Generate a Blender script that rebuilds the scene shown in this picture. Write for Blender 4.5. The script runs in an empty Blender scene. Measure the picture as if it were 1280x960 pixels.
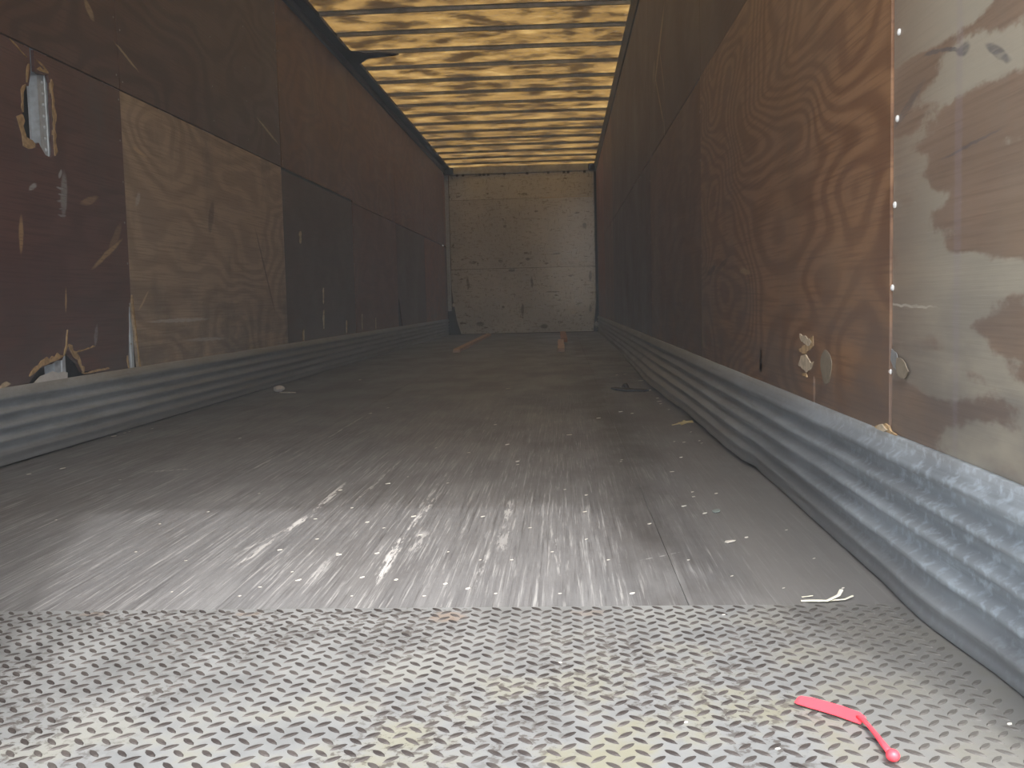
import bpy, bmesh, math, random
from mathutils import Matrix, Vector, noise as mnoise
from mathutils.geometry import tessellate_polygon

# ------------------------------------------------------------------ camera
scene = bpy.context.scene
C = scene.collection
CAM_H, YAW, PITCH, ROLL = 0.5248, -0.0527, 0.0815, -0.0245
cam_d = bpy.data.cameras.new('camera')
cam = bpy.data.objects.new('camera', cam_d)
C.objects.link(cam)
scene.camera = cam
cam_d.sensor_width = 36.0
cam_d.lens = 1249.576 / 1280 * 36.0
cam_d.clip_start = 0.02
cam_d.clip_end = 500
F_ = Vector((math.sin(YAW) * math.cos(PITCH), math.cos(YAW) * math.cos(PITCH), -math.sin(PITCH)))
R_ = Vector((math.cos(YAW), -math.sin(YAW), 0))
U_ = R_.cross(F_)
r2 = R_ * math.cos(ROLL) + U_ * math.sin(ROLL)
u2 = -R_ * math.sin(ROLL) + U_ * math.cos(ROLL)
M = Matrix((r2, u2, -F_)).transposed().to_4x4()
M.translation = (0, 0, CAM_H)
cam.matrix_world = M

# ------------------------------------------------------------------ sky, sun, exposure
SUN_EL = math.radians(56.3)
SUN_DX = -0.36                      # sideways drift of the sunbeam per metre of depth
world = bpy.data.worlds.new('sky')
scene.world = world
world.use_nodes = True
wn = world.node_tree
wn.nodes.clear()
wo = wn.nodes.new('ShaderNodeOutputWorld')
bg = wn.nodes.new('ShaderNodeBackground')
sky = wn.nodes.new('ShaderNodeTexSky')
sky.sky_type = 'NISHITA'
sky.sun_disc = False
sky.sun_elevation = SUN_EL
sky.sun_rotation = math.radians(160)
sky.dust_density = 4.0
sky.air_density = 1.2
hs = wn.nodes.new('ShaderNodeHueSaturation')     # hazy, milky sky
hs.inputs['Saturation'].default_value = 0.38
wn.links.new(sky.outputs[0], hs.inputs['Color'])
wn.links.new(hs.outputs[0], bg.inputs['Color'])
bg.inputs['Strength'].default_value = 0.52
wn.links.new(bg.outputs[0], wo.inputs[0])

sl = bpy.data.lights.new('sun', 'SUN')
sl.energy = 1.15
sl.angle = math.radians(1.7)
sl.color = (1.0, 0.985, 0.96)
sun = bpy.data.objects.new('sun', sl)
C.objects.link(sun)
dv = Vector((SUN_DX, 1, 0)).normalized() * math.cos(SUN_EL) + Vector((0, 0, -math.sin(SUN_EL)))
sun.rotation_euler = dv.to_track_quat('-Z', 'Y').to_euler()
sun.location = (3, -6, 8)

vs = scene.view_settings
vs.view_transform = 'Standard'
vs.look = 'None'
vs.gamma = 1
vs.use_curve_mapping = False
vs.exposure = 0.6
scene.cycles.max_bounces = 10
scene.cycles.diffuse_bounces = 6

# ------------------------------------------------------------------ measures
L, R, H = 1.945, 0.591, 2.764       # left wall, right wall, underside of roof bows
ZR, ZB = 1.0, 16.87                 # rear opening, front bulkhead
PLATE_END = 1.685
rnd = random.Random(7)


# ------------------------------------------------------------------ helpers
def lin(r, g, b):
    def f(c):
        c /= 255
        return c / 12.92 if c <= .04045 else ((c + .055) / 1.055) ** 2.4
    return (f(r), f(g), f(b), 1)


def link(o, parent=None):
    C.objects.link(o)
    if parent:
        o.parent = parent
    return o


def obj(name, bm, mat, parent=None, smooth=False, bevel=0):
    bmesh.ops.recalc_face_normals(bm, faces=bm.faces)
    me = bpy.data.meshes.new(name)
    bm.to_mesh(me)
    bm.free()
    if smooth:
        for p in me.polygons:
            p.use_smooth = True
    if mat:
        me.materials.append(mat)
    o = bpy.data.objects.new(name, me)
    link(o, parent)
    if bevel:
        b = o.modifiers.new('bevel', 'BEVEL')
        b.width = bevel
        b.segments = 2
        b.limit_method = 'ANGLE'
    return o


def tag(o, label, cat=None, group=None, kind=None):
    o['label'] = label
    if cat:
        o['category'] = cat
    if group:
        o['group'] = group
    if kind:
        o['kind'] = kind
    return o


def empty(name, loc=(0, 0, 0)):
    o = bpy.data.objects.new(name, None)
    o.location = loc
    o.empty_display_size = .05
    return link(o)


def box(bm, x0, x1, y0, y1, z0, z1):
    v = [bm.verts.new(p) for p in ((x0, y0, z0), (x1, y0, z0), (x1, y1, z0), (x0, y1, z0),
                                   (x0, y0, z1), (x1, y0, z1), (x1, y1, z1), (x0, y1, z1))]
    for f in ((0, 3, 2, 1), (4, 5, 6, 7), (0, 1, 5, 4), (1, 2, 6, 5), (2, 3, 7, 6), (3, 0, 4, 7)):
        bm.faces.new([v[i] for i in f])


def boxbm(*a):
    bm = bmesh.new()
    box(bm, *a)
    return bm


def prism(bm, pts, fn, d0, d1):
    """polygon pts (a,b) extruded between depths d0,d1; fn(a,b,d)->xyz"""
    A = [bm.verts.new(fn(a, b, d0)) for a, b in pts]
    B = [bm.verts.new(fn(a, b, d1)) for a, b in pts]
    n = len(pts)
    for i in range(n):
        bm.faces.new((A[i], B[i], B[(i + 1) % n], A[(i + 1) % n]))
    for t in tessellate_polygon([[Vector((a, b, 0)) for a, b in pts]]):
        for S in (A, B):
            try:
                bm.faces.new([S[i] for i in t])
            except ValueError:
                pass


def tube(bm, pts, rad, n=6, flat=1.0):
    rings = []
    for i, p in enumerate(pts):
        p = Vector(p)
        a = Vector(pts[max(i - 1, 0)])
        b = Vector(pts[min(i + 1, len(pts) - 1)])
        t = (b - a).normalized()
        s = t.cross(Vector((0, 0, 1)))
        if s.length < 1e-4:
            s = Vector((1, 0, 0))
        s.normalize()
        u = s.cross(t)
        r = rad[i] if isinstance(rad, (list, tuple)) else rad
        rings.append([bm.verts.new(p + s * (r * math.cos(2 * math.pi * k / n)) + u * (r * flat * math.sin(2 * math.pi * k / n)))
                      for k in range(n)])
    for i in range(len(rings) - 1):
        for k in range(n):
            bm.faces.new((rings[i][k], rings[i][(k + 1) % n], rings[i + 1][(k + 1) % n], rings[i + 1][k]))
    bm.faces.new(rings[0][::-1])
    bm.faces.new(rings[-1])


# ------------------------------------------------------------------ node helpers
class NT:
    def __init__(s, name):
        s.m = bpy.data.materials.new(name)
        s.m.use_nodes = True
        s.t = s.m.node_tree
        s.t.nodes.clear()
        s.out = s.t.nodes.new('ShaderNodeOutputMaterial')
        s.co = s.t.nodes.new('ShaderNodeTexCoord').outputs['Object']

    def n(s, typ, **kw):
        nd = s.t.nodes.new(typ)
        for k, v in kw.items():
            setattr(nd, k, v)
        return nd

    def l(s, a, b):
        s.t.links.new(a, b)

    def put(s, sock, v):
        if hasattr(v, 'is_output'):
            s.l(v, sock)
        elif v is not None:
            sock.default_value = v

    def map(s, vec, scale=(1, 1, 1), loc=(0, 0, 0), rot=(0, 0, 0), typ='POINT'):
        m = s.n('ShaderNodeMapping', vector_type=typ)
        s.l(vec, m.inputs['Vector'])
        m.inputs['Location'].default_value = loc
        m.inputs['Rotation'].default_value = rot
        m.inputs['Scale'].default_value = scale
        return m.outputs[0]

    def noise(s, vec, scale=1, detail=3, rough=.5, dist=0):
        nd = s.n('ShaderNodeTexNoise')
        s.l(vec, nd.inputs['Vector'])
        nd.inputs['Scale'].default_value = scale
        nd.inputs['Detail'].default_value = detail
        nd.inputs['Roughness'].default_value = rough
        nd.inputs['Distortion'].default_value = dist
        return nd

    def math(s, op, a, b=None, c=None, clamp=False):
        nd = s.n('ShaderNodeMath', operation=op, use_clamp=clamp)
        s.put(nd.inputs[0], a)
        s.put(nd.inputs[1], b)
        if c is not None:
            s.put(nd.inputs[2], c)
        return nd.outputs[0]

    def rng(s, v, a, b, c=0.0, d=1.0, smooth=True):
        nd = s.n('ShaderNodeMapRange', interpolation_type='SMOOTHSTEP' if smooth else 'LINEAR')
        s.l(v, nd.inputs['Value'])
        for k, x in (('From Min', a), ('From Max', b), ('To Min', c), ('To Max', d)):
            nd.inputs[k].default_value = x
        return nd.outputs[0]

    def mix(s, f, a, b, mode='MIX'):
        nd = s.n('ShaderNodeMix', data_type='RGBA', blend_type=mode)
        s.put(nd.inputs['Factor'], f)
        s.put(nd.inputs['A'], a) if False else s.put(nd.inputs[6], a)
        s.put(nd.inputs[7], b)
        return nd.outputs[2]

    def ellipses(s, vec, items):
        """soft elliptical marks: items = (centre, angle-about-axis euler, radii, strength)"""
        tot = None
        for c, rot, rad, st in items:
            v = s.map(vec, rad, c, rot, 'TEXTURE')
            ln = s.n('ShaderNodeVectorMath', operation='LENGTH')
            s.l(v, ln.inputs[0])
            k = s.rng(ln.outputs['Value'], 1.0, .55, 0, st)
            tot = k if tot is None else s.math('MAXIMUM', tot, k)
        return tot

    def warp(s, vec, scale, amount, detail=3):
        nz = s.noise(vec, scale, detail)
        sub = s.n('ShaderNodeVectorMath', operation='SUBTRACT')
        s.l(nz.outputs['Color'], sub.inputs[0])
        sub.inputs[1].default_value = (.5, .5, .5)
        sc = s.n('ShaderNodeVectorMath', operation='SCALE')
        s.l(sub.outputs[0], sc.inputs[0])
        sc.inputs['Scale'].default_value = amount
        ad = s.n('ShaderNodeVectorMath', operation='ADD')
        s.l(vec, ad.inputs[0])
        s.l(sc.outputs[0], ad.inputs[1])
        return ad.outputs[0]

    def bump(s, h, strength=.3, dist=.002, normal=None):
        b = s.n('ShaderNodeBump')
        s.l(h, b.inputs['Height'])
        b.inputs['Strength'].default_value = strength
        b.inputs['Distance'].default_value = dist
        if normal:
            s.l(normal, b.inputs['Normal'])
        return b.outputs[0]

    def bsdf(s, color, rough=.5, metal=0.0, normal=None, spec=.5):
        b = s.n('ShaderNodeBsdfPrincipled')
        s.put(b.inputs['Base Color'], color)
        s.put(b.inputs['Roughness'], rough)
        s.put(b.inputs['Metallic'], metal)
        b.inputs['Specular IOR Level'].default_value = spec
        if normal:
            s.l(normal, b.inputs['Normal'])
        s.l(b.outputs[0], s.out.inputs[0])
        return b


def plain(name, col, rough=.6, metal=0.0, var=.25, scale=30):
    t = NT(name)
    nz = t.noise(t.co, scale, 3).outputs[0]
    c = t.mix(t.rng(nz, .3, .7), tuple(x * (1 - var) for x in col[:3]) + (1,), col)
    t.bsdf(c, rough, metal, t.bump(nz, .15, .001))
    return t.m


def plywood(name, base, dark, pale, grain=1.0, contour=9, seed=0, rough=.5, smudge=.4, smudge_col=(70, 70, 70),
            marks=None, waves=None, dirt=.55):
    """rotary-cut plywood on a wall in the y-z plane"""
    t = NT(name)
    off = t.map(t.co, (1, 1, 1), (seed * 3.1, seed * 7.7, seed * 2.3))
    g = t.map(off, (1, .55, 1.25))
    g = t.warp(g, 1.6, .25, 2)
    n1 = t.noise(g, 1.15, 2, .45).outputs[0]
    ring = t.math('SINE', t.math('MULTIPLY', n1, contour * 14.0))
    ring = t.rng(ring, -.8, .95)
    fib = t.noise(t.map(off, (1, 2.2, 90)), 1.5, 4, .6).outputs[0]
    big = t.noise(off, 1.7, 4, .6).outputs[0]
    col = t.mix(t.math('MULTIPLY', ring, .75 * grain), base, dark)
    col = t.mix(t.rng(fib, .45, .68, 0, .6), col, dark)
    col = t.mix(t.rng(big, .5, .78, 0, .5), col, pale)
    big2 = t.noise(t.map(off, (1, 1, .6), (5, 9, 3)), 2.6, 5, .65).outputs[0]
    col = t.mix(t.rng(big2, .48, .75, 0, smudge), col, lin(*smudge_col))
    if waves:
        wcol, amt = waves
        wv = t.map(t.co, (1, 1.0, 4.6), (3, 8.2, 1.4), (.55, 0, 0))
        w1 = t.noise(wv, 1.6, 2, .5)
        jag = t.noise(t.map(t.co, (1, 16, 30)), 1.6, 3, .7).outputs[0]
        zz = t.math('ADD', w1.outputs[0], t.math('MULTIPLY', t.math('SUBTRACT', jag, .5), .10))
        m1 = t.math('MULTIPLY', t.rng(zz, .46, .50), t.rng(zz, .72, .62))
        sep = t.n('ShaderNodeSeparateXYZ')
        t.l(t.co, sep.inputs[0])
        m1 = t.math('MULTIPLY', m1, t.rng(sep.outputs['Y'], 1.87, 1.5, .3, 1.0))
        col = t.mix(t.math('MULTIPLY', m1, amt), col, wcol)
    # grime near the floor
    sep = t.n('ShaderNodeSeparateXYZ')
    t.l(t.co, sep.inputs[0])
    gr = t.math('MULTIPLY', t.rng(sep.outputs['Z'], .85, .25), t.rng(t.noise(t.map(off, (1, 1, 3)), 3, 4, .6).outputs[0], .3, .65))
    col = t.mix(t.math('MULTIPLY', gr, dirt), col, lin(92, 92, 94))
    # fine scuffs
    sc = t.noise(t.map(off, (1, 5, 42), rot=(.12, 0, 0)), 1.6, 3, .7).outputs[0]
    col = t.mix(t.rng(sc, .70, .80, 0, .35), col, pale)
    if marks:
        wv = t.warp(t.co, 22, .013, 3)
        for mcol, items in marks:
            k = t.ellipses(wv, items)
            fn = t.noise(t.map(t.co, (1, 8, 90)), 2, 3).outputs[0]
            k = t.math('MULTIPLY', k, t.rng(fn, .28, .55, .45, 1))
            col = t.mix(k, col, lin(*mcol))
    h = t.math('ADD', t.math('MULTIPLY', ring, .35), fib)
    rg = t.math('ADD', t.math('MULTIPLY', t.math('SUBTRACT', big, .5), .3), rough)
    t.bsdf(col, rg, 0, t.bump(h, .25, .0015))
    return t.m


# marks given on the wall: (y,z) segment -> ellipse
def seg(x, y0, z0, y1, z1, w, st=.8):
    a = math.atan2(z1 - z0, y1 - y0)
    l = math.hypot(z1 - z0, y1 - y0) / 2
    return ((x, (y0 + y1) / 2, (z0 + z1) / 2), (a, 0, 0), (.3, l * 1.4 + w, w * 1.5), st)


# ------------------------------------------------------------------ materials
m_floor = None


def floor_material():
    t = NT('worn_floor_wood')
    co = t.co
    sep = t.n('ShaderNodeSeparateXYZ')
    t.l(co, sep.inputs[0])
    st1 = t.noise(t.map(co, (34, 1.3, 1)), 1, 5, .75).outputs[0]
    st2 = t.noise(t.map(co, (140, 2.6, 1), rot=(0, 0, .02)), 1, 3, .7).outputs[0]
    st3 = t.noise(t.map(co, (120, 4.0, 1), rot=(0, 0, -.06)), 1, 3, .7).outputs[0]
    big = t.noise(t.map(co, (1.8, .8, 1)), 1.6, 5, .6).outputs[0]
    fine = t.noise(co, 90, 3, .6).outputs[0]
    col = t.mix(t.rng(st1, .3, .72), lin(100, 101, 103), lin(128, 129, 130))
    col = t.mix(t.rng(big, .42, .72, 0, .65), col, lin(94, 92, 91))
    col = t.mix(t.rng(st2, .54, .70, 0, .6), col, lin(176, 177, 176))
    col = t.mix(t.rng(st3, .58, .70, 0, .5), col, lin(182, 182, 180))
    col = t.mix(t.rng(st2, .46, .32, 0, .5), col, lin(62, 61, 61))
    col = t.mix(t.rng(fine, .55, .75, 0, .25), col, lin(70, 68, 66))
    # boards painted darker and bluer farther in, cancelling the roof's gold light
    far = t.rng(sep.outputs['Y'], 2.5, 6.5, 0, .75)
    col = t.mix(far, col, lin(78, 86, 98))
    # smooth dusty strip beside the right skirting
    dust = t.math('MULTIPLY', t.rng(t.math('ADD', sep.outputs['X'], t.math('MULTIPLY', big, .25)), .33, .55), t.rng(sep.outputs['Y'], 7, 3, 0, .8))
    col = t.mix(dust, col, lin(118, 117, 115))
    # dirty dark streak left of it, and along the left side
    dk = t.math('MULTIPLY', t.rng(t.math('ABSOLUTE', t.math('SUBTRACT', t.math('ADD', sep.outputs['X'], t.math('MULTIPLY', fine, .03)), .22)), .16, .02), t.rng(big, .35, .6, .25, .75))
    col = t.mix(dk, col, lin(70, 68, 67))
    # single gouges and one painted white sheen (x,y) in metres on the floor
    G = [(-0.660, 2.928, -0.651, 2.506, 0.009, 0.80), (-0.651, 2.506, -0.668, 2.227, 0.010, 0.80), (-0.668, 2.227, -0.679, 1.977, 0.007, 0.55), (-0.558, 3.341, -0.572, 2.623, 0.006, 0.50), (-0.634, 2.505, -0.710, 2.097, 0.006, 0.35), (-0.355, 2.719, -0.375, 2.243, 0.008, 0.70), (-0.375, 2.243, -0.365, 1.828, 0.011, 0.75), (-0.333, 2.273, -0.332, 2.079, 0.022, 0.40), (-0.147, 2.636, -0.149, 2.381, 0.010, 0.50), (-0.147, 2.337, -0.143, 2.071, 0.014, 0.35), (-1.382, 3.177, -1.241, 3.226, 0.014, 0.70), (-0.961, 4.713, -0.955, 3.882, 0.006, 0.50), (-0.370, 3.084, -0.383, 2.488, 0.005, 0.40), (-1.027, 3.674, -1.026, 3.144, 0.006, 0.35), (-0.036, 2.289, -0.016, 1.881, 0.004, 0.35), (0.145, 1.993, 0.232, 2.054, 0.003, 0.40), (-0.169, 2.072, -0.176, 1.780, 0.006, 0.40), (-0.497, 2.087, -0.496, 1.816, 0.008, 0.35)]
    items = []
    for x0, y0, x1, y1, w, s_ in G:
        a = math.atan2(y1 - y0, x1 - x0)
        items.append((((x0 + x1) / 2, (y0 + y1) / 2, 0), (0, 0, a), (math.hypot(x1 - x0, y1 - y0) * .62, w * 1.3, .3), s_))
    wv = t.warp(co, 14, .012, 4)
    k = t.ellipses(wv, items)
    k = t.math('MULTIPLY', k, t.rng(t.noise(t.map(co, (90, 9, 1)), 1, 4, .7).outputs[0], .46, .56, .0, 1))
    col = t.mix(k, col, lin(206, 206, 204))
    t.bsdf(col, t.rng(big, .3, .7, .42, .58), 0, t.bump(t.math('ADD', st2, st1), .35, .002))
    return t.m


def plate_material():
    t = NT('tread_plate_steel')
    sep = t.n('ShaderNodeSeparateXYZ')
    t.l(t.co, sep.inputs[0])
    n1 = t.noise(t.co, 7, 5, .65).outputs[0]
    n2 = t.noise(t.co, 60, 4, .7).outputs[0]
    col = t.mix(t.rng(n1, .3, .7), lin(124, 127, 128), lin(144, 147, 148))
    # olive oily stains toward the outer lip and on the right
    st = t.math('MULTIPLY', t.rng(n1, .44, .64), t.rng(t.math('SUBTRACT', t.math('MULTIPLY', sep.outputs['X'], .5), sep.outputs['Y']), -1.75, -1.1))
    col = t.mix(t.math('MULTIPLY', st, .7), col, lin(128, 126, 102))
    # brown scuffed freckles around the middle
    sp = t.math('MULTIPLY', t.rng(n2, .52, .60), t.rng(t.noise(t.map(t.co, (3, 2, 1), (1, 4, 0)), 1.3, 3).outputs[0], .42, .58))
    col = t.mix(t.math('MULTIPLY', sp, .75), col, lin(72, 66, 62))
    # grey road dust over the right end
    du = t.rng(t.math('ADD', sep.outputs['X'], t.math('MULTIPLY', n1, .2)), .30, .62, 0, .8)
    col = t.mix(du, col, lin(122, 121, 117))
    sr = t.ellipses(t.warp(t.co, 30, .04), [((-.203, 1.633, 0), (0, 0, .3), (.035, .03, .2), .7), ((.03, 1.65, 0), (0, 0, 0), (.03, .02, .2), .4),
                                           ((-.55, 1.655, 0), (0, 0, 0), (.03, .012, .2), .5), ((-.83, 1.66, 0), (0, 0, 0), (.03, .01, .2), .5)])
    col = t.mix(sr, col, lin(142, 128, 116))
    t.bsdf(col, t.rng(n1, .3, .7, .38, .55), .25, t.bump(n2, .2, .0006))
    return t.m


def lug_material():
    t = NT('worn_lug_steel')
    sep = t.n('ShaderNodeSeparateXYZ')
    g = t.n('ShaderNodeNewGeometry').outputs['Position']
    t.l(g, sep.inputs[0])
    n1 = t.noise(g, 14, 3, .6).outputs[0]
    col = t.mix(t.rng(n1, .35, .65), lin(50, 46, 45), lin(72, 68, 66))
    col = t.mix(t.rng(sep.outputs['X'], .25, .6, 0, .7), col, lin(100, 99, 95))
    t.bsdf(col, .6, 0, None, .3)
    return t.m


def roof_material():
    t = NT('translucent_roof_sheet')
    st = t.noise(t.map(t.co, (.75, 1.0, 1)), 3.6, 5, .6).outputs[0]
    fine = t.noise(t.map(t.co, (1, 1, 1)), 26, 4, .6).outputs[0]
    v = t.math('ADD', st, t.math('MULTIPLY', t.math('SUBTRACT', fine, .5), .25))
    col = t.mix(t.rng(v, .36, .58), lin(38, 27, 12), lin(98, 76, 40))
    col = t.mix(t.rng(v, .56, .74), col, lin(128, 106, 64))
    tr = t.n('ShaderNodeBsdfTranslucent')
    t.l(col, tr.inputs[0])
    df = t.n('ShaderNodeBsdfDiffuse')
    df.inputs[0].default_value = lin(120, 96, 62)
    mx = t.n('ShaderNodeMixShader')
    mx.inputs[0].default_value = .22
    t.l(tr.outputs[0], mx.inputs[1])
    t.l(df.outputs[0], mx.inputs[2])
    t.l(mx.outputs[0], t.out.inputs[0])
    return t.m


def skirting_material():
    t = NT('corrugated_skirting_steel')
    sep = t.n('ShaderNodeSeparateXYZ')
    t.l(t.co, sep.inputs[0])
    n1 = t.noise(t.map(t.co, (1, .8, 3)), 4, 5, .65).outputs[0]
    n2 = t.noise(t.map(t.co, (1, 1, 1.2)), 42, 4, .6).outputs[0]
    st = t.noise(t.map(t.co, (1, 1.2, 60)), 1.4, 3, .6).outputs[0]
    col = t.mix(t.rng(n1, .3, .7), lin(148, 156, 163), lin(176, 186, 194))
    col = t.mix(t.rng(st, .5, .75, 0, .5), col, lin(132, 138, 142))
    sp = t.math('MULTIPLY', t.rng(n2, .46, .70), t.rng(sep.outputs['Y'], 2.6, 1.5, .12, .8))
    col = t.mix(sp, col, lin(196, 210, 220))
    # darker grey deeper inside
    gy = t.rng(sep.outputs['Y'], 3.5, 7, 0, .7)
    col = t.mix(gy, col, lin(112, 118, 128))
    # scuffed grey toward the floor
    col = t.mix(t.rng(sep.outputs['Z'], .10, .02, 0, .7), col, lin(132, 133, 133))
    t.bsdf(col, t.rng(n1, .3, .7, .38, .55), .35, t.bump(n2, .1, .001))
    return t.m


m_floor = floor_material()
m_plate = plate_material()
m_lug = lug_material()
m_roof = roof_material()
m_skirt = skirting_material()
m_galv = plain('galvanised_post', lin(206, 216, 226), .45, .15, .2, 40)
m_skin = plain('outer_sheet_metal', lin(70, 72, 74), .6, .2)
m_dark = plain('dark_rail_metal', lin(44, 48, 47), .5, .2, .4, 12)
m_black = plain('black_sealant', lin(34, 35, 35), .7)
m_bow = plain('roof_bow_steel', lin(180, 182, 182), .45, .4, .3, 18)
m_raw = plain('raw_torn_wood', lin(196, 166, 124), .8, 0, .35, 60)
m_rawpale = plain('pale_torn_wood', lin(206, 190, 164), .8, 0, .3, 60)
m_screw = plain('white_screw_paint', lin(232, 232, 230), .5, 0, .1)
m_nail = plain('nail_steel', lin(176, 172, 166), .5, .4)
m_lumber = plain('orange_lumber', lin(208, 176, 144), .75, 0, .25, 14)
m_lumber2 = plain('brown_lumber', lin(190, 146, 116), .75, 0, .25, 14)
m_chip = plain('pale_chip', lin(226, 222, 212), .7, 0, .15)
m_splint = plain('pale_splinter', lin(238, 234, 214), .7, 0, .15)
m_straw = plain('straw', lin(206, 186, 136), .8, 0, .3)
m_strap = plain('black_rubber', lin(28, 27, 27), .7)
m_paper = plain('grey_paper', lin(216, 216, 214), .8, 0, .12)
m_ground = plain('outdoor_concrete', lin(150, 147, 140), .9, 0, .25, 2)
m_door = plain('door_paint', lin(150, 148, 142), .6, 0, .2, 5)
m_green = plain('grey_green_scrap', lin(140, 152, 148), .7, 0, .2)


def seal_material():
    t = NT('pink_red_plastic')
    b = t.bsdf(lin(236, 74, 86), .35)
    b.inputs['Subsurface Weight'].default_value = .15
    b.inputs['Subsurface Radius'].default_value = (.004, .002, .002)
    return t.m


m_seal = seal_material()

# ------------------------------------------------------------------ outdoors and the trailer shell
g = obj('ground', boxbm(-60, 60, -70, 60, -1.40, -1.25), m_ground)
tag(g, 'grey concrete yard below the trailer', kind='structure')

# floor: full-length boards
floor = obj('floor', boxbm(-L - .05, R + .05, PLATE_END - .02, ZB + .05, -.09, -.035), m_dark)
tag(floor, 'dark worn trailer floor of long laminated boards', kind='structure')
JX = [-L - .03, -1.66, -1.35, -1.04, -.73, -.42, -.105, .205, .515, R + .03]
for i in range(len(JX) - 1):
    g0, g1 = (.0005 if x == .205 else .00015 for x in (JX[i], JX[i + 1]))
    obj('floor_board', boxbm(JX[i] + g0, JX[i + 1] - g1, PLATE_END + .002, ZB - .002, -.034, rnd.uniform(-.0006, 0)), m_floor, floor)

# tread plate
plate = empty('tread_plate', (-.68, 1.34, 0))
tag(plate, 'silver diamond-pattern steel tread plate across the rear threshold', 'floor plate')


def child(o, root):
    o.parent = root
    o.matrix_parent_inverse = Matrix.Translation(-root.location)
    return o


child(obj('plate_sheet', boxbm(-L - .03, R + .03, ZR - .02, PLATE_END, -.02, .0015), m_plate, bevel=.001), plate)


def lug_bm(bm, cx, cy, ang, s=1.0):
    Ln, W, hh = .0135 * s, .0042 * s, .0016
    base, top = [], []
    prof = ((-1, 0), (-.55, .75), (0, 1), (.55, .75), (1, 0), (.55, -.75), (0, -1), (-.55, -.75))
    ca, sa = math.cos(ang), math.sin(ang)
    for a, b in prof:
        for lst, k, z in ((base, 1, .0013), (top, .72, .0015 + hh)):
            x, y = a * Ln * k, b * W * k
            lst.append(bm.verts.new((cx + x * ca - y * sa, cy + x * sa + y * ca, z)))
    bm.faces.new(top)
    for i in range(8):
        j = (i + 1) % 8
        bm.faces.new((base[i], base[j], top[j], top[i]))


AX, AY = .0342, .0322
lugs = []
i0 = int((-L - .05 + .192) / AX) - 1
for i in range(i0, int((R + .192) / AX) + 2):
    for j in range(-6, 18):
        for ph in (0, 1):
            cx = -.192 + (i + .5 * ph) * AX
            cy = 1.155 + (j + .5 * ph) * AY
            if -L + .03 < cx < R - .045 and ZR + .0 < cy < PLATE_END - .011:
                lugs.append((cx, cy, math.radians(-44 if ph == 0 else 44)))
vis = [l_ for l_ in lugs if 1.09 < l_[1] and -.56 * l_[1] - .02 < l_[0] < .455 * l_[1] + .02]
vis.sort(key=lambda l_: (l_[1], abs(l_[0])))
near = set(vis[:300])
bm = bmesh.new()
lug_bm(bm, 0, 0, 0)
proto = obj('lug', bm, m_lug)
lug_me = proto.data
first = True
for l_ in vis[:300]:
    o = proto if first else bpy.data.objects.new('lug', lug_me)
    if not first:
        C.objects.link(o)
    first = False
    o.location = (l_[0], l_[1], 0)
    o.rotation_euler = (0, 0, l_[2])
    o.scale = (rnd.uniform(.92, 1.06), rnd.uniform(.9, 1.1), 1)
    child(o, plate)
bm = bmesh.new()
for l_ in lugs:
    if l_ not in near:
        lug_bm(bm, *l_, rnd.uniform(.93, 1.05))
o = child(obj('lugs', bm, m_lug), plate)
o['kind'] = 'stuff'

# ------------------------------------------------------------------ left wall
MAROON = plywood('plywood_maroon', lin(112, 84, 80), lin(86, 62, 62), lin(128, 98, 90), .5, 5, 1, .42, .55, (92, 92, 92),
                 marks=[((196, 164, 120), [seg(-L, 4.10, .72, 4.34, .83, .010, .8), seg(-L, 3.93, .86, 4.17, 1.0, .001, 0),
                                           seg(-L, 3.53, .76, 3.545, .86, .012, .8), seg(-L, 4.02, .97, 4.14, 1.0, .012, .5),
                                           seg(-L, 4.25, .79, 4.35, .89, .02, .35), seg(-L, 3.83, .54, 3.84, .61, .006, .9)]),
                        ((186, 190, 192), [seg(-L, 3.86, .93, 3.88, 1.05, .022, .55), seg(-L, 3.84, 1.055, 3.86, 1.075, .008, .9),
                                           seg(-L, 3.62, .985, 3.66, 1.0, .008, .9), 
                                           seg(-L, 3.82, 1.01, 3.87, 1.01, .004, .8), seg(-L, 3.83, .985, 3.87, .985, .003, .7), seg(-L, 3.82, .96, 3.88, .96, .004, .6), seg(-L, 3.83, .93, 3.88, .935, .003, .6), seg(-L, 3.82, .905, 3.87, .905, .004, .5), seg(-L, 4.06, .40, 4.08, .46, .012, .35)])])
TAN = plywood('plywood_tan', lin(192, 172, 148), lin(146, 126, 106), lin(204, 186, 164), .7, 7, 2, .5, .5, (98, 94, 88),
              marks=[((214, 214, 210), [seg(-L, 4.68, .475, 5.35, .475, .008, .6), seg(-L, 5.1, .37, 5.6, .36, .008, .5), seg(-L, 4.55, 1.02, 4.58, 1.06, .015, .5)]),
                     ((208, 186, 150), [seg(-L, 4.52, .54, 4.62, .61, .006, .8), seg(-L, 4.55, 1.27, 4.68, 1.25, .008, .8)]),
                     ((72, 66, 62), [seg(-L, 6.35, 1.0, 6.65, .55, .012, .6), seg(-L, 5.5, .98, 5.56, 1.1, .03, .5)])])
DARKL = plywood('plywood_dark', lin(98, 78, 72), lin(76, 60, 57), lin(106, 86, 78), .4, 4, 3, .5, .3, (78, 68, 65), dirt=.3)
REDL = plywood('plywood_red_brown', lin(124, 84, 70), lin(94, 64, 56), lin(132, 92, 74), .5, 5, 4, .5, .3, (88, 70, 64), dirt=.3)
ORANGE = plywood('plywood_orange_brown', lin(150, 96, 60), lin(112, 72, 48), lin(156, 104, 64), .5, 5, 5, .5, .3, (84, 70, 60))
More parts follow.
